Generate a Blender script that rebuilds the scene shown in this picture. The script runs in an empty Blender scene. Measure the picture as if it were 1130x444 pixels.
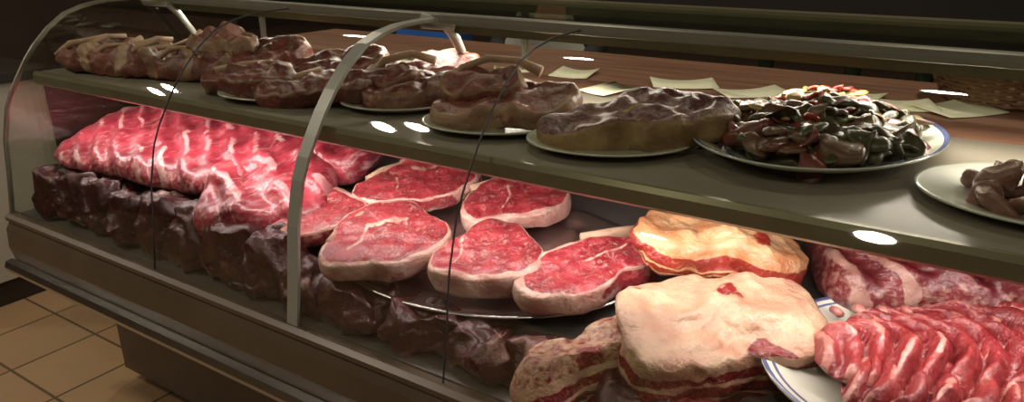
import bpy, math, random
from mathutils import Vector, Matrix, noise, Euler
random.seed(7)
D=bpy.data
sc=bpy.context.scene
try:
    sc.view_settings.view_transform='Standard'; sc.view_settings.look='None'
except Exception: pass

# ------------------------------------------------------------ helpers
def link(o): bpy.context.collection.objects.link(o); return o
def mnew(name):
    m=D.materials.new(name); m.use_nodes=True; nt=m.node_tree
    return m,nt,nt.nodes['Principled BSDF']
def N(nt,t,**k):
    n=nt.nodes.new(t)
    for a,v in k.items(): setattr(n,a,v)
    return n
def plain(name,col,rough=.5,metal=0,nscale=0,namt=.25,bump=0,coat=0,spec=.5):
    m,nt,b=mnew(name)
    b.inputs['Roughness'].default_value=rough; b.inputs['Metallic'].default_value=metal
    b.inputs['Coat Weight'].default_value=coat
    b.inputs['Specular IOR Level'].default_value=spec
    tc=N(nt,'ShaderNodeTexCoord'); no=N(nt,'ShaderNodeTexNoise')
    no.inputs['Scale'].default_value=nscale or 8; no.inputs['Detail'].default_value=5
    nt.links.new(tc.outputs['Object'],no.inputs['Vector'])
    mx=N(nt,'ShaderNodeMix',data_type='RGBA')
    mx.inputs['A'].default_value=(*[c*(1-namt) for c in col],1)
    mx.inputs['B'].default_value=(*[min(1,c*(1+namt)) for c in col],1)
    nt.links.new(no.outputs['Fac'],mx.inputs['Factor']); nt.links.new(mx.outputs['Result'],b.inputs['Base Color'])
    if bump:
        bp=N(nt,'ShaderNodeBump'); bp.inputs['Strength'].default_value=bump; bp.inputs['Distance'].default_value=.004
        nt.links.new(no.outputs['Fac'],bp.inputs['Height']); nt.links.new(bp.outputs['Normal'],b.inputs['Normal'])
    return m
def meat(name,c1,c2,fatc,fatc2=None,vein=.5,rough=.42,vs=22,bump=.6,coat=.3,scale=16,crust=0.0,streak=None,fine=.5,fleck=0):
    fatc2=fatc2 or tuple(c*.75 for c in fatc)
    m,nt,b=mnew(name); L=nt.links.new
    b.inputs['Roughness'].default_value=rough; b.inputs['Coat Weight'].default_value=coat
    b.inputs['Coat Roughness'].default_value=.22
    tc=N(nt,'ShaderNodeTexCoord')
    mp=N(nt,'ShaderNodeMapping'); L(tc.outputs['Object'],mp.inputs[0])
    if streak: mp.inputs['Rotation'].default_value=(0,0,streak[0]); mp.inputs['Scale'].default_value=(1,streak[1],1)
    def noi(s,d=5,dist=0):
        n=N(nt,'ShaderNodeTexNoise'); n.inputs['Scale'].default_value=s; n.inputs['Detail'].default_value=d; n.inputs['Distortion'].default_value=dist
        L(mp.outputs[0],n.inputs['Vector']); return n.outputs['Fac']
    def math_(op,a,bb=None,cl=False):
        n=N(nt,'ShaderNodeMath',operation=op,use_clamp=cl)
        for i,v in enumerate((a,bb)):
            if v is None: continue
            if isinstance(v,(int,float)): n.inputs[i].default_value=v
            else: L(v,n.inputs[i])
        return n.outputs[0]
    def mr(v,a,bb,c=0,d=1):
        n=N(nt,'ShaderNodeMapRange'); L(v,n.inputs[0])
        for i,x in enumerate((a,bb,c,d)): n.inputs[i+1].default_value=x
        return n.outputs[0]
    n1=noi(scale); n2=noi(70,5); n3=noi(vs,3,1.2); n5=noi(150,4,.5)
    lean=math_('ADD',math_('MULTIPLY',n1,1-fine),math_('MULTIPLY',n5,fine))
    m1=N(nt,'ShaderNodeMix',data_type='RGBA'); m1.inputs['A'].default_value=(*c1,1); m1.inputs['B'].default_value=(*c2,1)
    L(mr(lean,.40,.60),m1.inputs['Factor'])
    m2=N(nt,'ShaderNodeMix',data_type='RGBA'); m2.inputs['A'].default_value=(*fatc,1); m2.inputs['B'].default_value=(*fatc2,1)
    L(mr(n1,.35,.65),m2.inputs['Factor'])
    at=N(nt,'ShaderNodeAttribute',attribute_name='fat')
    f=math_('ADD',at.outputs['Fac'],math_('MULTIPLY',math_('SUBTRACT',n2,.5),.9))
    f=mr(f,.40,.60)
    v=math_('MULTIPLY',mr(math_('ABSOLUTE',math_('SUBTRACT',n3,.5)),0,.016,1,0),vein)
    f=math_('MAXIMUM',f,v)
    if fleck: f=math_('MAXIMUM',f,math_('MULTIPLY',mr(n2,.60,.68),fleck))
    m3=N(nt,'ShaderNodeMix',data_type='RGBA'); L(f,m3.inputs['Factor']); L(m1.outputs['Result'],m3.inputs['A']); L(m2.outputs['Result'],m3.inputs['B'])
    res=m3.outputs['Result']
    if crust:
        n4=noi(9,6,.6); m4=N(nt,'ShaderNodeMix',data_type='RGBA',blend_type='MULTIPLY')
        L(math_('MULTIPLY',mr(n4,.45,.62),crust),m4.inputs['Factor']); L(res,m4.inputs['A']); m4.inputs['B'].default_value=(.36,.24,.22,1); res=m4.outputs['Result']
    L(res,b.inputs['Base Color'])
    bp=N(nt,'ShaderNodeBump'); bp.inputs['Strength'].default_value=bump; bp.inputs['Distance'].default_value=.004
    L(math_('ADD',math_('ADD',n2,n3),math_('MULTIPLY',n5,.6)),bp.inputs['Height']); L(bp.outputs['Normal'],b.inputs['Normal']); L(bp.outputs['Normal'],b.inputs['Coat Normal'])
    return m

class Buf:
    def __init__(s): s.v=[];s.f=[];s.fat=[];s.mi=[];s.sm=[]
    def add(s,vs,fs,fat=0,mi=0,M=None,smooth=True):
        o=len(s.v)
        for i,v in enumerate(vs):
            s.v.append(tuple(M@Vector(v)) if M else tuple(v))
            s.fat.append(fat[i] if isinstance(fat,(list,tuple)) else fat)
        for i,f in enumerate(fs):
            s.f.append(tuple(o+k for k in f)); s.mi.append(mi[i] if isinstance(mi,(list,tuple)) else mi); s.sm.append(smooth)
    def obj(s,name,mats,M=None,parent=None):
        me=D.meshes.new(name); me.from_pydata(s.v,[],s.f)
        for m in (mats if isinstance(mats,(list,tuple)) else [mats]): me.materials.append(m)
        me.polygons.foreach_set('material_index',s.mi); me.polygons.foreach_set('use_smooth',s.sm)
        a=me.attributes.new('fat','FLOAT','POINT'); a.data.foreach_set('value',[float(x) for x in s.fat])
        me.update(); o=D.objects.new(name,me); link(o)
        if M: o.matrix_world=M
        if parent: o.parent=parent
        return o
    def box(s,x0,x1,y0,y1,z0,z1,mi=0,M=None):
        v=[(x,y,z) for z in (z0,z1) for y in (y0,y1) for x in (x0,x1)]
        f=[(0,2,3,1),(4,5,7,6),(0,1,5,4),(2,6,7,3),(0,4,6,2),(1,3,7,5)]
        s.add(v,f,0,mi,M,False)
    def prism(s,prof,x0,x1,mi=0,smooth=False):
        n=len(prof); v=[(x0,y,z) for y,z in prof]+[(x1,y,z) for y,z in prof]
        f=[(i,(i+1)%n,n+(i+1)%n,n+i) for i in range(n)]+[tuple(range(n))[::-1],tuple(range(n,2*n))]
        s.add(v,f,0,mi,None,smooth)
    def sheet(s,prof,x0,x1,mi=0):
        n=len(prof); v=[(x0,y,z) for y,z in prof]+[(x1,y,z) for y,z in prof]
        s.add(v,[(i+1,i,n+i,n+i+1) for i in range(n-1)],0,mi,None,True)
    def tube(s,pts,rad,sides=10,mi=0,fat=0,flat=1,M=None,nz=0,seed=0):
        pts=[Vector(p) for p in pts]; n=len(pts); vs=[];ft=[]
        for i,p in enumerate(pts):
            t=(pts[min(i+1,n-1)]-pts[max(i-1,0)]).normalized()
            up=Vector((0,0,1)) if abs(t.z)<.95 else Vector((1,0,0))
            a=t.cross(up).normalized(); b=a.cross(t)
            r=rad[i] if isinstance(rad,(list,tuple)) else rad
            for k in range(sides):
                th=2*math.pi*k/sides
                q=p+a*math.cos(th)*r+b*math.sin(th)*r*flat
                if nz: q=q+(q-p)*nz*noise.noise(q*40+Vector((seed,0,0)))
                vs.append(q); ft.append(fat(i/(n-1),th) if callable(fat) else fat)
        fs=[(i*sides+k,i*sides+(k+1)%sides,(i+1)*sides+(k+1)%sides,(i+1)*sides+k) for i in range(n-1) for k in range(sides)]
        fs+= [tuple(range(sides))[::-1],tuple((n-1)*sides+k for k in range(sides))]
        s.add(vs,fs,ft,mi,M)
    def lathe(s,prof,ax,ay,mi,M=None,Ns=64):
        vs=[(ax*r*math.cos(2*math.pi*k/Ns),ay*r*math.sin(2*math.pi*k/Ns),z) for r,z in prof for k in range(Ns)]
        fs=[];ms=[]
        for i in range(len(prof)-1):
            for k in range(Ns):
                fs.append((i*Ns+k,i*Ns+(k+1)%Ns,(i+1)*Ns+(k+1)%Ns,(i+1)*Ns+k)); ms.append(mi[i] if isinstance(mi,(list,tuple)) else mi)
        s.add(vs,fs,0,ms,M)
    def slab(s,a,b,H,n=2.2,harm=(),hfn=None,fatfn=None,M=None,mi=0,Ns=80,R=16,SR=7,bulge=.06,lump=.004,seed=0,taper=0,edge=.25):
        vs=[];ft=[]; off=Vector((seed*3.1,seed*1.7,seed))
        def rr(th):
            c,q=math.cos(th),math.sin(th)
            r=1/((abs(c)/a)**n+(abs(q)/b)**n)**(1/n)
            return r*(1+sum(am*math.cos(k*th+ph) for k,am,ph in harm))
        def put(x,y,z,zf,sf,th):
            p=Vector((x,y,z)); q=noise.noise_vector(p*14+off)*lump*1.5+noise.noise_vector(p*45+off)*lump*.5
            p=p+q; vs.append(p); ft.append(fatfn(x,y,zf,sf,th) if fatfn else 0)
        for i in range(R+1):
            sf=(i/R)**.8 if i else 0.001
            for k in range(Ns):
                th=2*math.pi*k/Ns; r=rr(th)*sf; x,y=r*math.cos(th),r*math.sin(th)
                e=max(0,(sf-.75)/.25)
                put(x,y,H*(1-edge*e*e*e)+(hfn(x,y)*(1-e*.5) if hfn else 0),1,sf,th)
        for j in range(1,SR+1):
            t=j/SR
            for k in range(Ns):
                th=2*math.pi*k/Ns; r=rr(th)*(1+bulge*math.sin(math.pi*t)+taper*t); x,y=r*math.cos(th),r*math.sin(th)
                z0=H*(1-edge)+(hfn(x,y)*.5 if hfn else 0)
                put(x,y,z0*(1-t),1-t,1.05,th)
        n_=R+1+SR
        fs=[(i*Ns+k,(i+1)*Ns+k,(i+1)*Ns+(k+1)%Ns,i*Ns+(k+1)%Ns) for i in range(n_-1) for k in range(Ns)]
        fs.append(tuple(range((n_-1)*Ns,n_*Ns))[::-1]); fs.append(tuple(range(Ns)))
        s.add(vs,fs,ft,mi,M)

def XF(x,y,z,rz=0,rx=0,ry=0):
    return Matrix.Translation((x,y,z))@Matrix.Rotation(rx,4,'X')@Matrix.Rotation(ry,4,'Y')@Matrix.Rotation(rz,4,'Z')
TL=math.atan(.22)
def Tz(y): return .65+.22*y
def sm(x,a,b):
    t=max(0,min(1,(x-a)/(b-a))); return t*t*(3-2*t)
RD=math.radians
def nz3(x,y,z): return noise.noise(Vector((x,y,z)))

# ------------------------------------------------------------ materials
M_steel=plain('brushed_steel',(.50,.49,.47),.28,1,30,.1)
M_deck=plain('deck_steel',(.20,.19,.18),.4,.7,10,.2)
M_alu=plain('aluminium',(.24,.24,.19),.4,.6,20,.1)
M_bracket=plain('painted_bracket',(.32,.33,.29),.4,.2,20,.08)
M_band=plain('shelf_band',(.20,.185,.115),.3,.4,12,.15)
M_body=plain('case_body_brown',(.085,.062,.040),.35,0,6,.3)
M_kick=plain('kick_dark',(.03,.024,.018),.5)
M_rubber=plain('seam_rubber',(.03,.03,.03),.5)
M_white=plain('white_ceramic',(.55,.57,.48),.2,0,6,.04,coat=.5)
M_blue=plain('blue_glaze',(.09,.11,.22),.2,0,6,.1,coat=.5)
M_paper=plain('label_paper',(.85,.85,.64),.8,0,14,.06)
M_dark=plain('dark_wall_paint',(.03,.024,.02),.8,0,3,.3)
M_side=plain('side_wall_paint',(.06,.042,.03),.8,0,3,.3)
M_ceil=plain('ceiling_paint',(.16,.13,.10),.9,0,3,.1)
M_fixture=plain('lamp_ring',(.6,.6,.6),.3,1)
M_bone=plain('bone',(.38,.25,.16),.55,0,40,.4,.4)
M_skin=plain('skin',(.45,.24,.16),.5,0,12,.1)
M_shirt=plain('shirt_dark',(.03,.03,.04),.8,0,30,.2,.2)
M_apron=plain('apron_white',(.55,.55,.52),.8,0,12,.08,.2)
M_hair=plain('hair',(.03,.02,.015),.7,0,40,.4,.5)
M_bluep=plain('blue_plastic',(.05,.20,.75),.35)
M_wick=plain('wicker',(.20,.11,.055),.6,0,60,.4,.5)
M_whitecab=plain('white_enamel',(.5,.47,.4),.35,0,4,.05)
def glassmat(name,tint,base=.035,graz=.45):
    m,nt,b=mnew(name); nt.nodes.remove(b); L=nt.links.new
    out=nt.nodes['Material Output']
    t=N(nt,'ShaderNodeBsdfTransparent'); t.inputs[0].default_value=(*tint,1)
    g=N(nt,'ShaderNodeBsdfGlossy'); g.inputs['Roughness'].default_value=.02
    f=N(nt,'ShaderNodeLayerWeight'); f.inputs[0].default_value=.5
    pw=N(nt,'ShaderNodeMath',operation='POWER'); pw.inputs[1].default_value=5; L(f.outputs['Facing'],pw.inputs[0])
    mm=N(nt,'ShaderNodeMath',operation='MULTIPLY_ADD'); mm.inputs[1].default_value=graz; mm.inputs[2].default_value=base; L(pw.outputs[0],mm.inputs[0])
    mx=N(nt,'ShaderNodeMixShader'); L(mm.outputs[0],mx.inputs[0]); L(t.outputs[0],mx.inputs[1]); L(g.outputs[0],mx.inputs[2]); L(mx.outputs[0],out.inputs[0])
    return m
M_glass=glassmat('curved_glass',(.92,.95,.90),.10,.6)
M_gtop=glassmat('top_glass',(.55,.62,.50),.12,.6)
def wood():
    m,nt,b=mnew('worktop_wood'); L=nt.links.new
    tc=N(nt,'ShaderNodeTexCoord'); mp=N(nt,'ShaderNodeMapping'); mp.inputs['Scale'].default_value=(1.2,14,14); L(tc.outputs['Object'],mp.inputs[0])
    n=N(nt,'ShaderNodeTexNoise'); n.inputs['Scale'].default_value=2.5; n.inputs['Detail'].default_value=6; L(mp.outputs[0],n.inputs['Vector'])
    r=N(nt,'ShaderNodeValToRGB'); r.color_ramp.elements[0].color=(.20,.09,.055,1); r.color_ramp.elements[0].position=.3
    r.color_ramp.elements[1].color=(.34,.18,.12,1); r.color_ramp.elements[1].position=.7
    L(n.outputs['Fac'],r.inputs[0]); L(r.outputs[0],b.inputs['Base Color']); b.inputs['Roughness'].default_value=.45
    return m
M_wood=wood()
def tiles():
    m,nt,b=mnew('floor_tiles'); L=nt.links.new
    tc=N(nt,'ShaderNodeTexCoord')
    br=N(nt,'ShaderNodeTexBrick'); br.offset=0; br.inputs['Scale'].default_value=1
    br.inputs['Brick Width'].default_value=.33; br.inputs['Row Height'].default_value=.33; br.inputs['Mortar Size'].default_value=.006
    br.inputs['Color1'].default_value=(.38,.24,.13,1); br.inputs['Color2'].default_value=(.44,.29,.16,1); br.inputs['Mortar'].default_value=(.13,.09,.05,1)
    L(tc.outputs['Object'],br.inputs['Vector'])
    n=N(nt,'ShaderNodeTexNoise'); n.inputs['Scale'].default_value=6; L(tc.outputs['Object'],n.inputs['Vector'])
    mx=N(nt,'ShaderNodeMix',data_type='RGBA',blend_type='MULTIPLY'); mx.inputs['Factor'].default_value=.5
    L(br.outputs['Color'],mx.inputs['A']); L(n.outputs['Color'],mx.inputs['B']); 
    r=N(nt,'ShaderNodeMix',data_type='RGBA'); r.inputs['Factor'].default_value=.25; L(br.outputs['Color'],r.inputs['A']); L(mx.outputs['Result'],r.inputs['B'])
    L(r.outputs['Result'],b.inputs['Base Color']); b.inputs['Roughness'].default_value=.4
    bp=N(nt,'ShaderNodeBump'); bp.inputs['Strength'].default_value=.4; bp.invert=True; bp.inputs['Distance'].default_value=.004
    L(br.outputs['Fac'],bp.inputs['Height']); L(bp.outputs['Normal'],b.inputs['Normal'])
    return m
M_tile=tiles()
K_fresh=meat('meat_fresh',(.16,.006,.012),(.31,.026,.036),(.54,.37,.30),(.40,.18,.14),vein=.5,vs=34,crust=.35,scale=24,fine=.45,rough=.5,fleck=.45,bump=.7)
K_rack=meat('meat_rib_rack',(.17,.008,.018),(.33,.035,.052),(.54,.31,.30),(.40,.13,.14),vein=.5,vs=16,crust=.35,streak=(.75,.16),fine=.3,fleck=.4)
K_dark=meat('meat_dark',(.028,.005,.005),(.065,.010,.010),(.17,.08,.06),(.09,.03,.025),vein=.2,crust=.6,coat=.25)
K_aged=meat('meat_aged',(.085,.016,.014),(.19,.045,.036),(.30,.17,.11),(.20,.09,.06),vein=.35,rough=.45,coat=.2,crust=.5,fine=.5,fleck=.3)
K_agedp=meat('meat_aged_pale',(.13,.036,.028),(.26,.085,.065),(.38,.25,.16),(.28,.15,.09),vein=.4,rough=.5,coat=.1,crust=.5,fine=.5,fleck=.35)
K_yel=meat('meat_aged_yellow_fat',(.075,.022,.028),(.21,.080,.080),(.33,.22,.10),(.22,.13,.05),vein=.5,rough=.5,coat=.1,crust=.5,scale=26,fine=.55,fleck=.35)
K_cap=meat('meat_fat_cap',(.22,.012,.012),(.13,.008,.010),(.50,.36,.23),(.40,.22,.14),vein=.6,crust=.45,bump=.9,coat=.15)
K_capo=meat('meat_fat_cap_roasted',(.25,.02,.012),(.18,.015,.008),(.52,.35,.18),(.40,.16,.06),vein=.4,crust=.45,bump=.9,coat=.15)
K_pork=meat('pork_ribs_meat',(.14,.009,.012),(.29,.036,.036),(.46,.22,.18),(.36,.11,.09),vein=.35,vs=30,crust=.35,rough=.4)
K_lamb=meat('meat_lamb',(.14,.010,.014),(.08,.009,.011),(.36,.23,.18),(.22,.09,.07),vein=.5,crust=.4)
K_prk2=meat('cooked_meat',(.20,.09,.07),(.28,.14,.10),(.36,.23,.17),vein=.4,crust=.4)

# ------------------------------------------------------------ room
def slabbox(name,x0,x1,y0,y1,z0,z1,mat):
    b=Buf(); b.box(x0,x1,y0,y1,z0,z1); return b.obj(name,mat)
slabbox('floor',-6,3,-2.5,4.6,-.1,0,M_tile)
slabbox('ceiling',-6,3,-2.5,4.6,2.9,3.0,M_ceil)
slabbox('wall_back',-6,3,4.5,4.6,0,2.9,M_dark)
slabbox('wall_left',-6.1,-6,-2.5,4.6,0,2.9,M_side)
slabbox('wall_right',3,3.1,-2.5,4.6,0,2.9,M_side)
slabbox('wall_front',-6,3,-2.6,-2.5,0,2.9,M_side)
slabbox('baseboard_back',-6,3,4.47,4.5,0,.1,M_kick)
slabbox('baseboard_left',-6,-5.97,-2.5,4.47,0,.1,M_kick)

# ------------------------------------------------------------ display case
X0,X1=-2.52,1.0
case=D.objects.new('butcher_display_case',None); link(case)
def part(b,name,mat): return b.obj(name,mat,parent=case)
PR=[(.958,.755),(.968,.82),(.978,.889),(.991,.995),(1.017,1.094),(1.04,1.142),(1.068,1.186),(1.10,1.233),(1.135,1.275),(1.185,1.323),(1.243,1.363),(1.30,1.382),(1.37,1.394),(1.44,1.397),(1.513,1.398)]
b=Buf()
b.prism([(.965,.752),(.945,.745),(.93,.72),(.925,.66),(.935,.61),(.95,.60),(1.2,.285),(1.2,.06),(2.3,.06),(2.3,.752)][::-1],X0,X1)
part(b,'body',M_body)
b=Buf(); b.prism([(.932,.612),(.912,.608),(.905,.59),(.912,.572),(.94,.566),(.96,.59)][::-1],X0-.02,X1); part(b,'steel_trim',M_steel)
b=Buf(); b.prism([(.975,.765),(.95,.765),(.938,.757),(.938,.745),(.975,.745)][::-1],X0-.01,X1); part(b,'glass_channel',M_body)
b=Buf(); b.box(X0+.15,X1-.1,1.3,2.2,0,.06); part(b,'plinth',M_kick)
b=Buf(); b.prism([(.97,.752),(.97,.77),(1.1,.77),(1.12,Tz(1.12)-.05),(1.9,Tz(1.9)-.05),(1.9,.752)][::-1],X0+.03,X1); part(b,'deck',M_deck)
b=Buf(); b.box(X0+.03,X1,1.9,1.92,.75,1.18); part(b,'inner_back',M_deck)
b=Buf(); b.box(X0,X1,1.76,2.42,1.165,1.2); part(b,'worktop',M_wood)
b=Buf(); b.box(X0,X1,1.93,2.3,.75,1.165); part(b,'rear_body',M_body)
b=Buf(); b.box(X0+.03,X1,1.115,1.76,1.185,1.199); part(b,'shelf_plate',plain('shelf_glass_grey',(.20,.18,.145),.36,0,5,.2,spec=.3))
b=Buf(); b.prism([(1.115,1.2),(1.105,1.2),(1.10,1.19),(1.10,1.165),(1.108,1.158),(1.15,1.158),(1.15,1.17),(1.115,1.172)][::-1],X0+.02,X1); part(b,'shelf_front_band',M_band)
b=Buf()
for xa,xb in ((X0,-1.752),(-1.748,-1.232),(-1.194,-.782),(-.778,X1)): b.sheet(PR,xa,xb)
part(b,'curved_glass',M_glass)
def strip(x0,x1,th,mat,name):
    outer=[];inner=[]
    for i,(y,z) in enumerate(PR):
        a=PR[max(0,i-1)];c=PR[min(len(PR)-1,i+1)]; t=Vector((c[0]-a[0],c[1]-a[1])).normalized(); n=Vector((-t.y,t.x))
        outer.append((y+n.x*(th/2),z+n.y*(th/2))); inner.append((y-n.x*th/2,z-n.y*th/2))
    b=Buf(); nn=len(PR)
    v=[(x,y,z) for x in (x0,x1) for (y,z) in outer]+[(x,y,z) for x in (x0,x1) for (y,z) in inner]
    f=[]
    for i in range(nn-1):
        f+=[(i,i+1,nn+i+1,nn+i),(2*nn+i,3*nn+i,3*nn+i+1,2*nn+i+1),(i,2*nn+i,2*nn+i+1,i+1),(nn+i,nn+i+1,3*nn+i+1,3*nn+i)]
    b.add(v,f,0,0,None,False); part(b,name,mat)
strip(-1.230,-1.196,.008,M_bracket,'glass_frame_strip')
strip(-1.751,-1.749,.004,M_rubber,'glass_seam_1')
strip(-.781,-.779,.004,M_rubber,'glass_seam_2')
strip(X0-.010,X0,.012,M_alu,'end_frame')
b=Buf(); pts=[(X0+.002,y,z) for y,z in PR]+[(X0+.002,1.9,1.398),(X0+.002,1.9,.76)]
b.add(pts,[tuple(range(len(pts)))]); part(b,'end_glass',M_glass)
b=Buf(); b.box(X0,X1,1.52,1.98,1.402,1.412); part(b,'top_plate',M_gtop)
b=Buf(); b.prism([(1.50,1.39),(1.50,1.41),(1.505,1.413),(1.53,1.413),(1.53,1.39)][::-1],X0,X1); part(b,'top_front_rail',M_alu)
b=Buf(); b.prism([(1.60,1.352),(1.60,1.398),(1.66,1.401),(1.66,1.37)][::-1],X0+.02,X1); part(b,'top_light_housing',M_band)
b=Buf(); b.prism([(1.94,1.38),(1.94,1.42),(2.0,1.42),(2.0,1.38)][::-1],X0,X1); part(b,'top_rear_rail',M_band)
b=Buf()
for x in (-1.213,-2.45,.6):
    b.tube([(x,1.50,1.395),(x,1.56,1.375),(x,1.60,1.34),(x,1.655,1.26),(x,1.69,1.2)],[.012,.014,.016,.014,.013],10,flat=.7)
    b.tube([(x-.03,1.50,1.392),(x+.05,1.53,1.389)],.02,12)
    b.box(x-.02,x+.02,1.66,1.72,1.199,1.205)
    b.tube([(x,1.96,1.38),(x,1.96,1.2)],.012,10)
part(b,'bracket_arms',M_bracket)

# ------------------------------------------------------------ fresh steaks on tray
def steakfat(th0,wmax=.16,wmin=.05,seams=(),seed=0,side=.75):
    def f(x,y,zf,s,th):
        w=wmin+wmax*max(0,math.cos(th-th0))**1.2+.05*nz3(x*20,y*20,seed)
        v=sm(s,1-w-.04,1-w+.04)
        if s<1.02:
            for (px,py,ang,cur,wd) in seams:
                dx,dy=x-px,y-py; c,q=math.cos(ang),math.sin(ang); u=dx*c+dy*q; vv=-dx*q+dy*c
                vv-=cur*u*u+.014*nz3(u*20,seed,0)
                if abs(u)<.075: v=max(v,(1-sm(abs(vv),wd*.4,wd*1.4))*(1-sm(abs(u),.04,.075))*(.55+.6*abs(nz3(u*30,1,seed))))
        else: v=(side if math.cos(th-th0)>-.5 else side*.55)+.35*nz3(x*18,y*18,zf*2+seed)
        return v
    return f
LO=.022
tray=Buf()
tray.lathe([(.001,0),(.80,0),(.88,.006),(.96,.02),(1.0,.022),(1.0,.018),(.95,.014),(.86,-.004),(.001,-.006)],.40,.235,0)
tray.obj('steel_serving_tray',M_steel,XF(-.90,1.27,Tz(1.27)-.012-LO,RD(8),TL))
def steak(name,x,y,a,b_,rz,H,mat,th0,seed,harm,seams=(),n=2.1,z=None,rx=TL,ry=0,dz=0,wmax=.16,wmin=.04,lump=.005,side=.70,hf=.007,edge=.10,bone=None,rxo=0):
    B=Buf(); B.slab(a,b_,H,n,harm,fatfn=steakfat(th0,wmax,wmin,seams,seed,side),seed=seed,lump=lump,bulge=.03,
        hfn=lambda X,Y:hf*noise.noise(Vector((X*25,Y*25,seed))),Ns=110,R=26,edge=edge)
    mats=[mat]
    if bone:
        B.tube([(p[0],p[1],H*.62) for p in bone],[.013]+[.010]*(len(bone)-2)+[.014],10,mi=1,nz=.6,flat=H/.030)
        mats.append(M_bone)
    return B.obj(name,mats,XF(x,y,(Tz(y)-LO if z is None else z)+dz,RD(rz),rx+rxo,ry))
steak('beef_steak',-1.365,1.20,.12,.125,20,.045,K_fresh,1.5,1,[(2,.12,1),(3,.10,0),(5,.05,1)],[(0,.03,.5,5,.006)],dz=.012)
steak('ribeye_steak',-1.20,1.41,.145,.13,40,.04,K_fresh,1.2,2,[(2,.07,.5),(3,.10,2),(4,.06,0)],[(.03,.05,.2,6,.012),(-.05,-.02,1.6,3,.005)],dz=.022,bone=[(-.13,.05),(-.10,.09),(-.04,.12)])
steak('ribeye_steak',-1.085,1.15,.135,.145,30,.05,K_fresh,-1.6,3,[(2,.06,.8),(3,.10,1),(5,.05,0)],[(.0,.05,.1,-5,.014),(-.05,-.02,1.3,3,.006)],dz=.03,wmax=.05,bone=[(-.125,-.02),(-.115,.05),(-.07,.10)])
steak('sirloin_steak',-.92,1.41,.125,.105,45,.04,K_fresh,-1.9,4,[(1,.1,0),(2,.06,.8),(3,.13,1.5),(5,.03,0)],[(.01,.0,1.2,4,.004)],dz=.02,wmax=.12,bone=[(.03,.105),(-.02,.108),(-.07,.08)])
steak('sirloin_steak',-.825,1.175,.108,.12,35,.055,K_fresh,-1.7,5,[(1,.12,0),(3,.13,2.2),(2,.09,0),(4,.05,1)],[(-.045,.01,1.3,3,.006)],dz=.026,wmax=.10)
steak('sirloin_steak',-.585,1.255,.16,.078,55,.055,K_fresh,2.2,6,[(1,-.20,0),(3,.10,1.2),(2,.04,0),(4,.06,2)],[(.02,0,.1,4,.006)],dz=.024,wmax=.12,bone=[(.13,.045),(.08,.072),(.0,.082)])

# ------------------------------------------------------------ brisket slabs
def capfat(s1=.3,s2=.62,w=.07,topmeat=.0,sd=3):
    def f(x,y,zf,s,th):
        if s<=1.0:
            return 1-.75*sm(nz3(x*12,y*12,sd),.28,.5)-topmeat
        zz=zf+.10*nz3(x*14,y*14,zf*3)
        v=sm(zz,.80,.86)
        for q in (s1,s2): v=max(v,1-sm(abs(zz-q),w*.4,w))
        return v
    return f
B=Buf(); B.slab(.175,.115,.135,4.2,[(1,.05,2.4),(2,.04,.5),(3,.04,1)],hfn=lambda x,y:.012*math.sin(x*16)+.008*math.sin(y*22+1),fatfn=capfat(),lump=.011,seed=9,Ns=150,R=26,SR=16,edge=.08,bulge=.0)
B.obj('beef_brisket',K_cap,XF(-.32,1.20,.835,RD(38),RD(10),RD(4)))
B=Buf(); B.slab(.15,.085,.075,3.4,[(1,.08,3.4),(2,.06,.5),(3,.07,2)],hfn=lambda x,y:.014*math.sin(x*20+1),fatfn=capfat(.1,.35,.05,sd=5),lump=.012,seed=12,Ns=130,R=22,SR=12,edge=.12)
B.obj('beef_flank',K_capo,XF(-.365,1.36,.98,RD(18),RD(6),RD(9)))
B=Buf(); B.slab(.15,.05,.12,3,[(2,.1,.5)],fatfn=capfat(.25,.55,.1,.45,sd=8),lump=.014,seed=15,SR=12,edge=.3)
B.obj('beef_flap',K_cap,XF(-.47,1.07,.80,RD(50),RD(6),RD(-14)))
B=Buf(); B.slab(.09,.06,.075,2.6,[(2,.1,.5),(3,.1,1)],fatfn=capfat(.25,.6,.06,.8,sd=11),lump=.014,seed=16,SR=12,edge=.3)
B.obj('beef_cut',K_cap,XF(-.29,1.03,.775,RD(10),RD(4)))

# ------------------------------------------------------------ big rib racks (deck, left)
def rack(B,L,W,H,nr,skew,seed,M,amp=.012,lump=.006):
    def wv(x,y): return (x+skew*y+.030*nz3(x*7,y*7,seed))/L*nr*2*math.pi
    def h(x,y): 
        return amp*math.sin(wv(x,y))*(.5+.9*abs(nz3(x*3,y*3,seed)))+.010*math.sin(x*5+1)+.008*nz3(x*9,y*9,seed)
    def ft(x,y,zf,s,th):
        ph=wv(x,y)+1.2*nz3(x*18,y*8,seed)
        v=sm(math.sin(ph),.5,1)*(.2+.8*sm(nz3(x*5,y*11,seed+4),-.15,.2))
        v=max(v,.7*sm(math.sin(ph*2.3+1),.86,1)*sm(nz3(x*4,y*7,seed),-.1,.3))
        if s>.92: v=max(v,.42)
        return v*.9+.03
    B.slab(L/2,W/2,H,4,[(2,.03,1),(5,.02,0)],h,ft,M,Ns=300,R=30,SR=8,lump=lump,seed=seed,edge=.25)
B=Buf(); rack(B,.92,.40,.05,9,1.2,21,XF(-2.03,1.28,Tz(1.28)+.045,RD(5),TL+.05),.009,.004); rack(B,.70,.24,.05,7,1.2,24,XF(-2.08,1.50,Tz(1.50)+.06,RD(0),TL+.1),.009,.004)
rack(B,.86,.34,.055,9,1.2,22,XF(-2.05,1.33,Tz(1.33)-.02,RD(0),TL),.006)
B.obj('beef_rib_rack',K_rack)
B=Buf(); rack(B,.34,.30,.085,3,.5,27,XF(-1.55,1.20,Tz(1.20)-.005,RD(35),TL+.10,RD(8)),.012)
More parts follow.
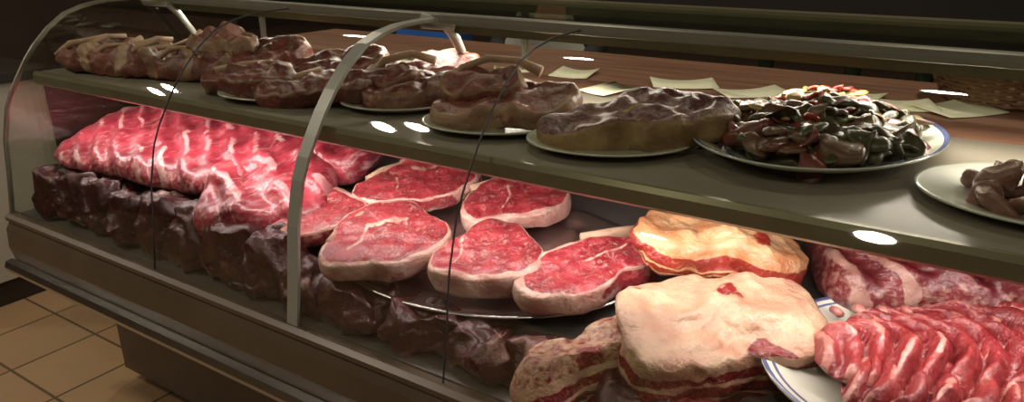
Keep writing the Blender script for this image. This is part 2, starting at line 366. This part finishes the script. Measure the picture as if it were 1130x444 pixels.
B.obj('beef_shoulder_cut',K_rack)
B=Buf(); rack(B,.30,.22,.08,3,.3,29,XF(-1.56,1.44,Tz(1.44),RD(10),TL+.05,RD(0)),.012)
B.obj('beef_shoulder_cut',K_rack)
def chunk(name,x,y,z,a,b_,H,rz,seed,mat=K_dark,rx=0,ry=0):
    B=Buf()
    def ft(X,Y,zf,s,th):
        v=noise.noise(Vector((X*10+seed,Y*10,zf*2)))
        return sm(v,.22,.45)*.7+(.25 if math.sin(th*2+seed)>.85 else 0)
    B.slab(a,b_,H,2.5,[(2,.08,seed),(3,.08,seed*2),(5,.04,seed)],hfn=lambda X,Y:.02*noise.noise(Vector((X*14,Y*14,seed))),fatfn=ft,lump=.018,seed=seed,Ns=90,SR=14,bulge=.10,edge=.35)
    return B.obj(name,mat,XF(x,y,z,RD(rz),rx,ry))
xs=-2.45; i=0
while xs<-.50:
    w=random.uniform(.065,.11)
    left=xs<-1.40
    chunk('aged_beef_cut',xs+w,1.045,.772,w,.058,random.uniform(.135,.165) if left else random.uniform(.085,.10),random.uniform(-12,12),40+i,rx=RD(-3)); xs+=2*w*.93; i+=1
B=Buf(); rack(B,.42,.26,.09,5,.6,61,XF(.0,1.52,Tz(1.52)-.02,RD(20),TL,0),.022,.009); B.obj('lamb_rib_rack',K_lamb)
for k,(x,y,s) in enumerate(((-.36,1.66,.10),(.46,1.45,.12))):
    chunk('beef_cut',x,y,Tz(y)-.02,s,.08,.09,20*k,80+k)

# ------------------------------------------------------------ pork ribs on oval platter
P=Buf()
prof=[(.001,0),(.72,0),(.80,.006),(.92,.022),(.94,.0235),(.97,.026),(1.0,.028),(1.0,.022),(.9,.012),(.78,-.006),(.001,-.006)]
mi=[0,0,0,1,0,1,0,0,0,0]
P.lathe(prof,.28,.215,mi)
PT=XF(.04,1.225,.915,RD(14),RD(8))
P.obj('oval_platter',[M_white,M_blue],PT)
B=Buf()
SP=.040
for row,(ox,oy,L_,W_,rz,dz) in enumerate(((.03,.085,.33,.17,14,.0),(.005,-.005,.38,.17,4,.024),(.01,-.10,.31,.14,-6,.008))):
    nr=L_/SP
    def wv(x,y,row=row): return (x+6.5*y*y+.35*y*math.sin(row*2+1)+.012*nz3(x*14,y*8,row))/SP*math.pi
    def h(x,y,wv=wv,row=row):
        return .040*(abs(math.sin(wv(x,y)))**.8-.7)-3*y*y+.010*math.sin(x*14+row)+.01*nz3(x*20,y*20,row)
    def ft(x,y,zf,s,th,wv=wv,row=row):
        a_=abs(math.sin(wv(x,y)))
        v=.70*sm(a_,.80,1.0)*sm(nz3(x*16,y*16,row),-.15,.25)
        if s>.9: v=max(v,.65*sm(a_,.6,.95))
        return v
    B.slab(L_/2,W_/2,.042,3,[(3,.03,row),(2,.03,1)],h,ft,XF(ox,oy,.012+dz,RD(rz)),Ns=340,R=26,SR=6,lump=.006,seed=90+row,edge=.3)
    if row==0:
        for k in range(int(nr)-1):
            x=-L_/2+SP*.85+k*SP; y=W_/2*.93
            B.tube([(x-6.5*y*y+.006,y*.8,.030),(x-6.5*y*y+.004,y*.98,.028),(x-6.5*y*y,y*1.14,.022+.004*math.sin(k))],[.008,.009,.0075],8,fat=.8,nz=.5,seed=k,M=XF(ox,oy,.008+dz,RD(rz)))
B.obj('pork_rib_rack',K_pork,PT)

# ------------------------------------------------------------ plates / upper shelf
SH=1.2
plate_prof=[(.001,.004),(.62,.004),(.72,.009),(.97,.018),(1.0,.019),(1.0,.015),(.72,.003),(.6,0),(.001,0)]
def plate(x,y,ax,ay,rz=0,name='serving_plate',mats=(M_white,M_blue),mi=0,prof=plate_prof):
    B=Buf(); B.lathe(prof,ax,ay,mi); return B.obj(name,list(mats),XF(x,y,SH,RD(rz)))
plate(-.60,1.30,.17,.13,33)
plate(-.88,1.31,.17,.13,33)
plate(-1.20,1.34,.14,.11,33)
plate(-1.50,1.28,.20,.12,33)
plate(.125,1.36,.185,.165,20,'dinner_plate')
plate(-.25,1.52,.225,.30,-12,'enamel_platter',mi=[0,0,1,0,1,0,0,0],prof=[(.001,.004),(.66,.004),(.74,.010),(.80,.016),(.96,.034),(1.0,.037),(1.0,.033),(.74,.004),(.001,0)])
def up(name,x,y,a,b_,rz,H,mat,seed,th0=-1.5,seams=(),rx=0,ry=0,dz=.008,harm=None,wmax=.14,wmin=.03,side=.42,bone=None,edge=.15):
    return steak(name,x,y,a,b_,rz,H,mat,th0,seed,harm or [(2,.09,seed),(3,.10,seed*1.3),(4,.05,1),(6,.03,seed)],seams,z=SH,rx=rx,ry=ry,dz=dz,wmax=wmax,wmin=wmin,lump=.009,side=side,hf=.014,bone=bone,edge=edge)
up('aged_ribeye_steak',-.565,1.35,.185,.085,34,.06,K_yel,101,-1.5,[(0,.0,.1,3,.008),(-.08,0,1.2,3,.005)],rx=RD(14),dz=.018,harm=[(1,.08,0),(2,.06,.5),(3,.14,2.6),(5,.04,1)],wmax=.10,side=.9)
B=Buf(); B.slab(.155,.095,.05,2.2,[(2,.08,1),(3,.13,2),(5,.04,0)],hfn=lambda x,y:.012*nz3(x*20,y*20,3),fatfn=steakfat(-1.4,.10,.05,[(0,.02,.3,4,.010),(-.05,-.03,.9,3,.005)],3,.7),lump=.010,seed=103,R=24,Ns=110,edge=.12)
B.slab(.09,.055,.045,2.2,[(2,.1,1),(3,.1,0)],hfn=lambda x,y:.014*nz3(x*26,y*26,6),fatfn=steakfat(1.4,.14,.1,(),3,.6),lump=.010,seed=104,M=XF(-.05,.05,.04,0,RD(12)))
B.tube([(-.14,.04,.05),(-.09,.08,.095),(-.03,.095,.105),(.04,.085,.095),(.09,.06,.07)],[.013,.009,.009,.009,.013],10,mi=1,nz=.4)
B.obj('bone_in_steak',[K_agedp,M_bone],XF(-.885,1.35,SH+.018,RD(33),RD(12)))
B=Buf(); B.slab(.13,.085,.05,2.2,[(2,.08,2),(3,.1,1)],hfn=lambda x,y:.012*nz3(x*20,y*20,4),fatfn=steakfat(-1,.12,.05,[(0,.02,.3,4,.010)],5,.5),lump=.010,seed=106,R=24,Ns=110,edge=.12)
B.slab(.07,.05,.04,2.2,[(2,.1,1),(3,.1,0)],fatfn=steakfat(1.4,.14,.1,(),3,.5),lump=.010,seed=107,M=XF(-.06,.04,.035,0,RD(10)))
B.tube([(-.11,.03,.05),(-.07,.07,.085),(0,.085,.09),(.06,.07,.07)],[.012,.009,.009,.012],10,mi=1,nz=.4)
B.obj('aged_chop',[K_aged,M_bone],XF(-1.18,1.38,SH+.014,RD(33),RD(12)))
up('aged_steak',-1.39,1.27,.14,.08,40,.045,K_aged,108,1.2,[(0,.02,.3,4,.008)],rx=RD(12),dz=.016,bone=[(-.13,.03),(-.07,.075),(.0,.085)])
up('aged_steak',-1.62,1.25,.14,.08,25,.05,K_aged,109,1.0,[(0,.0,.3,4,.008)],dz=.018,rx=RD(12),bone=[(-.12,.03),(-.06,.08),(.02,.085)])
up('aged_steak',-1.50,1.44,.16,.085,30,.06,K_aged,110,1.2,[(0,.02,.3,4,.008)],rx=RD(18),dz=.024)
up('aged_steak',-1.28,1.57,.13,.07,30,.06,K_aged,111,1.4,[(0,.02,.3,4,.008)],rx=RD(18),dz=0.02)
up('aged_steak',-1.78,1.44,.11,.09,60,.07,K_aged,112,1.4,[(0,.02,.3,4,.008)],rx=RD(18),dz=.022)
B=Buf()
B.slab(.34,.11,.07,2.6,[(2,.05,1),(5,.05,0)],hfn=lambda x,y:.018*math.sin(x*50+y*25+2*nz3(x*6,y*6,0))+.015*nz3(x*14,y*14,1),fatfn=lambda x,y,zf,s,th:sm(math.sin(x*50+y*25+2*nz3(x*6,y*6,0)),.2,.9)*.8,lump=.014,seed=120,Ns=200,R=24)
for k in range(9):
    x=-.28+k*.066+.01*math.sin(k*7)
    B.tube([(x-.01,-.09,.05),(x,-.04,.078),(x+.012,.03,.084+.014*math.sin(k*2)),(x+.03+.01*math.sin(k*3),.08,.09+.03*(k>5))],[.007,.008,.007,.009],8,mi=1,nz=.6,seed=k)
B.slab(.10,.08,.11,2.2,[(2,.1,1),(3,.1,0)],hfn=lambda x,y:.03*nz3(x*20,y*20,3),fatfn=steakfat(1,.2,.1,(),2,.4),lump=.016,seed=121,M=XF(.25,.02,.01))
B.obj('aged_rib_rack',[K_agedp,M_bone],XF(-2.16,1.30,SH+.003,RD(14)))

M_pg=plain('pepper_dark_green',(.060,.056,.024),.38,0,25,.7,.3,coat=.15)
M_pb=plain('pepper_brown',(.12,.060,.034),.42,0,25,.6,.3,coat=.15)
M_pr=plain('pepper_red',(.34,.04,.025),.35,0,20,.4,coat=.2)
M_py=plain('pepper_yellow',(.40,.28,.10),.35,0,20,.3,coat=.2)
M_pl=plain('leaf_green',(.11,.13,.04),.4,0,20,.4)
M_pm=plain('pepper_maroon',(.14,.032,.026),.38,0,22,.5,.3,coat=.2)
B=Buf(); rnd=random.Random(4)
B.slab(.14,.19,.028,2.2,mi=0,lump=.015,seed=130)
for k in range(150):
    a=rnd.uniform(0,2*math.pi); r=math.sqrt(rnd.random())
    x=.165*r*math.cos(a); y=.205*r*math.sin(a); z=.018+.042*(1-r*r)+rnd.uniform(-.008,.012)
    B.slab(rnd.uniform(.025,.048),rnd.uniform(.016,.028),rnd.uniform(.012,.020),2.2,[(2,.2,k),(3,.2,2*k)],hfn=(lambda X,Y,q=rnd.uniform(-12,4):q*X*X),Ns=18,R=5,SR=3,lump=.014,seed=k,
        mi=rnd.choice([0,0,0,0,1,1,1,5]),M=Matrix.Translation((x,y,z))@Euler((rnd.uniform(-.6,.6),rnd.uniform(-.6,.6),rnd.uniform(0,6))).to_matrix().to_4x4())
for k in range(50):
    a=rnd.uniform(0,2*math.pi); r=rnd.random()*.9
    x=.14*r*math.cos(a)-.01; y=.18*r*math.sin(a)+.04; z=.055+.030*(1-r*r)
    B.slab(rnd.uniform(.012,.028),rnd.uniform(.007,.013),.007,2.2,[(2,.15,k)],Ns=12,R=3,SR=2,lump=.008,seed=k,mi=rnd.choice([2,2,2,5,3,4]),
      M=Matrix.Translation((x,y,z))@Euler((rnd.uniform(-.5,.5),rnd.uniform(-.5,.5),rnd.uniform(0,6))).to_matrix().to_4x4())
B.obj('roasted_pepper_salad',[M_pg,M_pb,M_pr,M_py,M_pl,M_pm],XF(-.25,1.51,SH+.010,RD(-12)))
B=Buf()
for k in range(22):
    a=rnd.uniform(0,2*math.pi); r=math.sqrt(rnd.random())*.095
    B.slab(rnd.uniform(.018,.028),rnd.uniform(.014,.022),rnd.uniform(.022,.034),2.2,[(2,.15,k),(3,.15,k*2)],M=XF(r*math.cos(a),r*math.sin(a),.0+.02*(r<.06),rnd.uniform(0,3)),Ns=24,R=6,SR=4,lump=.014,seed=k)
B.obj('cooked_meat_pieces',K_prk2,XF(.115,1.33,SH+.010))

# ------------------------------------------------------------ price labels
labels=[(-1.55,1.70,.14,.08,30),(-1.60,1.90,.14,.08,20),(-1.43,1.86,.15,.08,40),(-1.22,1.93,.15,.08,35),(-1.04,1.97,.12,.14,10),
 (-.84,1.80,.10,.14,-20),(-.72,1.74,.08,.10,-10),(-.70,1.99,.18,.12,28),(-.50,1.97,.19,.10,45),(-.26,2.05,.12,.16,-8),(-.14,2.02,.14,.12,20),(-.03,2.04,.18,.14,50)]
for k,(x,y,w,h,r) in enumerate(labels):
    B=Buf(); vs=[];n1=8
    for jz in (0,.0012):
        for i in range(n1+1):
            for j in range(2):
                u=i/n1-.5; vs.append((w*u,h*(j-.5),.010*4*u*u*(.3+.7*j)+.002+jz))
    q=2*(n1+1); fs=[]
    for i in range(n1):
        a0=2*i; fs+=[(a0,a0+1,a0+3,a0+2),(q+a0,q+a0+2,q+a0+3,q+a0+1),(a0,a0+2,q+a0+2,q+a0),(a0+1,q+a0+1,q+a0+3,a0+3)]
    fs+=[(0,q,q+1,1),(2*n1,2*n1+1,q+2*n1+1,q+2*n1)]
    B.add(vs,fs); B.obj('price_label',M_paper,XF(x,y,SH,RD(r)))

# ------------------------------------------------------------ wicker basket
B=Buf(); 
for j in range(9):
    r=.13+.05*j/8; z=.008+.011*j; n_=72
    pts=[(r*math.cos(2*math.pi*i/n_),r*math.sin(2*math.pi*i/n_),z+.003*math.sin(i*math.pi/2+j*math.pi)) for i in range(n_+1)]
    B.tube(pts,.0065,6)
for i in range(18):
    a=2*math.pi*i/18; B.tube([(.125*math.cos(a),.125*math.sin(a),.0),(.185*math.cos(a),.185*math.sin(a),.105)],.005,6)
B.lathe([(.001,.002),(.13,.002),(.13,.01),(.001,.01)],1,1,0)
B.obj('wicker_basket',M_wick,XF(.06,2.23,SH+.003))

# ------------------------------------------------------------ back counter, crate, bottles
B=Buf(); B.box(-4.6,1.5,3.5,4.2,.05,.9); B.box(-4.65,1.55,3.45,4.25,.9,.94); 
for k in range(9): B.box(-4.55+k*.68,-4.55+k*.68+.62,3.485,3.5,.15,.84)
B.obj('back_counter',plain('counter_dark',(.05,.03,.02),.4))
B=Buf(); B.box(-.2,.2,-.13,.13,0,.01)
for s_ in (-1,1):
    B.box(-.2,.2,s_*.13-.006,s_*.13+.006,0,.17); B.box(s_*.2-.006,s_*.2+.006,-.13,.13,0,.17); B.box(-.215,.215,s_*.138-.008,s_*.138+.008,.155,.175)
B.obj('plastic_crate',M_bluep,XF(-2.90,3.62,.942,RD(20)))
M_bot=plain('bottle_glass',(.02,.03,.015),.1,0)
for k,x in enumerate((-2.1,-1.95,-.9,-.5,-.2)):
    B=Buf(); B.lathe([(.001,0),(.036,0),(.038,.01),(.038,.18),(.03,.21),(.014,.24),(.013,.29),(.016,.292),(.016,.30),(.001,.30)],1,1,0,Ns=24)
    B.obj('bottle',M_bot,XF(x,3.75,.942))
B=Buf(); 
def rbox(B,x0,x1,y0,y1,z0,z1,r,mi):
    pts=[]
    for cx,cy,a0 in ((x1-r,y1-r,0),(x0+r,y1-r,90),(x0+r,y0+r,180),(x1-r,y0+r,270)):
        for j in range(7): a=RD(a0+15*j); pts.append((cx+r*math.cos(a),cy+r*math.sin(a)))
    n=len(pts); v=[(x,y,z0) for x,y in pts]+[(x,y,z1) for x,y in pts]
    B.add(v,[(i,(i+1)%n,n+(i+1)%n,n+i) for i in range(n)]+[tuple(range(n))[::-1],tuple(range(n,2*n))],0,mi,None,False)
rbox(B,-4.5,-3.55,.9,1.65,.12,1.0,.15,0); rbox(B,-4.48,-3.57,.92,1.63,0,.12,.14,1); rbox(B,-4.52,-3.53,.88,1.67,1.0,1.04,.16,1)
B.obj('white_counter',[M_whitecab,M_kick])

# ------------------------------------------------------------ butcher behind the counter
bu=D.objects.new('butcher_person',None); link(bu); bu.location=(-1.62,2.85,0)
def skin(name,vs,es,rad,mat,root=0,sub=2):
    me=D.meshes.new(name); me.from_pydata(vs,es,[]); o=D.objects.new(name,me); link(o); o.parent=bu
    s=o.modifiers.new('s','SKIN'); s.use_smooth_shade=True
    for i,r in enumerate(rad): me.skin_vertices[0].data[i].radius=r if isinstance(r,tuple) else (r,r)
    me.skin_vertices[0].data[root].use_root=True
    o.modifiers.new('u','SUBSURF').levels=sub; o.modifiers['u'].render_levels=sub
    me.materials.append(mat); return o
vs=[(0,0,.95),(0,0,1.12),(0,0,1.3),(0,0,1.42),(0,0,1.5),
    (.18,0,1.42),(.25,-.04,1.14),(.17,-.24,1.03),(-.18,0,1.42),(-.25,-.04,1.14),(-.17,-.24,1.03),
    (.1,0,.88),(.11,.0,.5),(.11,.03,.1),(.11,-.12,.04),(-.1,0,.88),(-.11,0,.5),(-.11,.03,.1),(-.11,-.12,.04)]
es=[(0,1),(1,2),(2,3),(3,4),(3,5),(5,6),(6,7),(3,8),(8,9),(9,10),(0,11),(11,12),(12,13),(13,14),(0,15),(15,16),(16,17),(17,18)]
skin('body',vs,es,[(.16,.12),(.15,.11),(.17,.12),(.13,.09),(.06,.06),.07,.05,.035,.07,.05,.035,.09,.065,.05,.04,.09,.065,.05,.04],M_shirt)
for s_ in (1,-1):
    hx=s_*.17
    hand=Buf(); hand.tube([(hx,-.22,1.035),(hx-s_*.01,-.29,1.015),(hx-s_*.02,-.345,1.0)],[.028,.038,.036],12,flat=.5)
    for q,(dx,l) in enumerate(((-.026,.06),(-.009,.07),(.009,.066),(.026,.052))):
        hand.tube([(hx-s_*.02+dx,-.335,1.0),(hx-s_*.02+dx,-.335-l*.5,.995),(hx-s_*.02+dx,-.335-l*.8,.98),(hx-s_*.02+dx,-.335-l,.962)],[.0095,.009,.008,.006],8)
    hand.tube([(hx-s_*.045,-.27,1.01),(hx-s_*.07,-.30,1.0),(hx-s_*.075,-.33,.99)],[.012,.01,.007],8)
    hand.obj('hand_'+('l' if s_>0 else 'r'),M_skin,parent=bu)
hd=Buf()
hd.tube([(0,0,1.47),(0,-.01,1.52),(0,-.02,1.55),(0,-.025,1.6),(0,-.02,1.66),(0,-.01,1.71),(0,0,1.745),(0,0,1.755)],[.055,.055,.06,.075,.083,.075,.045,.01],20,flat=1.15)
hd.tube([(0,-.10,1.65),(0,-.125,1.615),(0,-.10,1.605)],[.008,.016,.008],8)
for s_ in (1,-1):
    hd.tube([(s_*.08,0,1.66),(s_*.088,.01,1.64),(s_*.08,0,1.605)],[.008,.014,.006],8)
    hd.tube([(s_*.03-.01,-.095,1.66),(s_*.03+.01,-.095,1.66)],.007,8,mi=1)
hd.tube([(-.025,-.098,1.575),(0,-.104,1.573),(.025,-.098,1.575)],[.003,.007,.003],8,mi=2)
hd.obj('head',[M_skin,M_hair,M_pr],parent=bu)
hr=Buf(); hr.tube([(0,.045,1.58),(0,.03,1.64),(0,.015,1.70),(0,.01,1.75),(0,.01,1.772)],[.05,.082,.088,.06,.01],18,nz=.3); hr.obj('hair',M_hair,parent=bu)
ap=Buf(); n_=14
v=[];f=[]
for j in range(13):
    z=.45+.85*j/12; wd=.24 if z<1.08 else .24-.11*(z-1.08)/.22
    for i in range(n_+1):
        u=i/n_*2-1; v.append((wd*u,-.165+.09*u*u+.006*math.sin(u*12)*(1-j/12),z))
for j in range(12):
    for i in range(n_): a0=j*(n_+1)+i; f.append((a0,a0+1,a0+n_+2,a0+n_+1))
ap.add(v,f); ao=ap.obj('apron',M_apron,parent=bu); so=ao.modifiers.new('s','SOLIDIFY'); so.thickness=.006

# ------------------------------------------------------------ lights
def area(name,loc,sx,sy,e,col,rot=(0,0,0),shape='RECTANGLE',parent=None,spread=180):
    l=D.lights.new(name,'AREA'); l.shape=shape; l.size=sx; l.size_y=sy; l.energy=e; l.color=col; l.spread=RD(spread)
    o=D.objects.new(name,l); link(o); o.location=loc; o.rotation_euler=rot
    if parent: o.parent=parent
    return o
area('shelf_tube_light',((X0+X1)/2,1.135,1.155),3.4,.025,25,(1,.82,.82),(RD(38),0,0),parent=case)
area('top_tube_light',((X0+X1)/2,1.62,1.35),3.4,.03,17,(1,.87,.75),(RD(-10),0,0),parent=case)
for (x,y) in ((-.24,-.45),(-2.55,0),(-2.85,-.12),(-4.9,-.1),(-5.2,-.25),(-.1,2.7),(-1.7,2.6),(-3.3,2.7),(1.6,.2),(-1.5,-1.6)):
    B=Buf(); B.lathe([(.085,-.0),(.085,-.012),(.105,-.012),(.11,0)],1,1,0,Ns=32)
    o=B.obj('ceiling_downlight',M_fixture,XF(x,y,2.9))
    area('downlight_glow',(x,y,2.894),.16,.16,11,(1,.87,.68),shape='DISK')
w=D.worlds.new('w'); sc.world=w; w.use_nodes=True; w.node_tree.nodes['Background'].inputs[0].default_value=(.5,.45,.4,1); w.node_tree.nodes['Background'].inputs[1].default_value=.05

# ------------------------------------------------------------ camera
c=D.cameras.new('camera'); cam=D.objects.new('camera',c); link(cam); sc.camera=cam
c.sensor_width=36; c.lens=36*800/1130; c.clip_start=.02
p=RD(20.1); a=RD(57.25)
fw=Vector((-math.cos(a)*math.cos(p),math.sin(a)*math.cos(p),-math.sin(p)))
cam.location=(0,0,1.6); cam.rotation_euler=fw.to_track_quat('-Z','Y').to_euler()
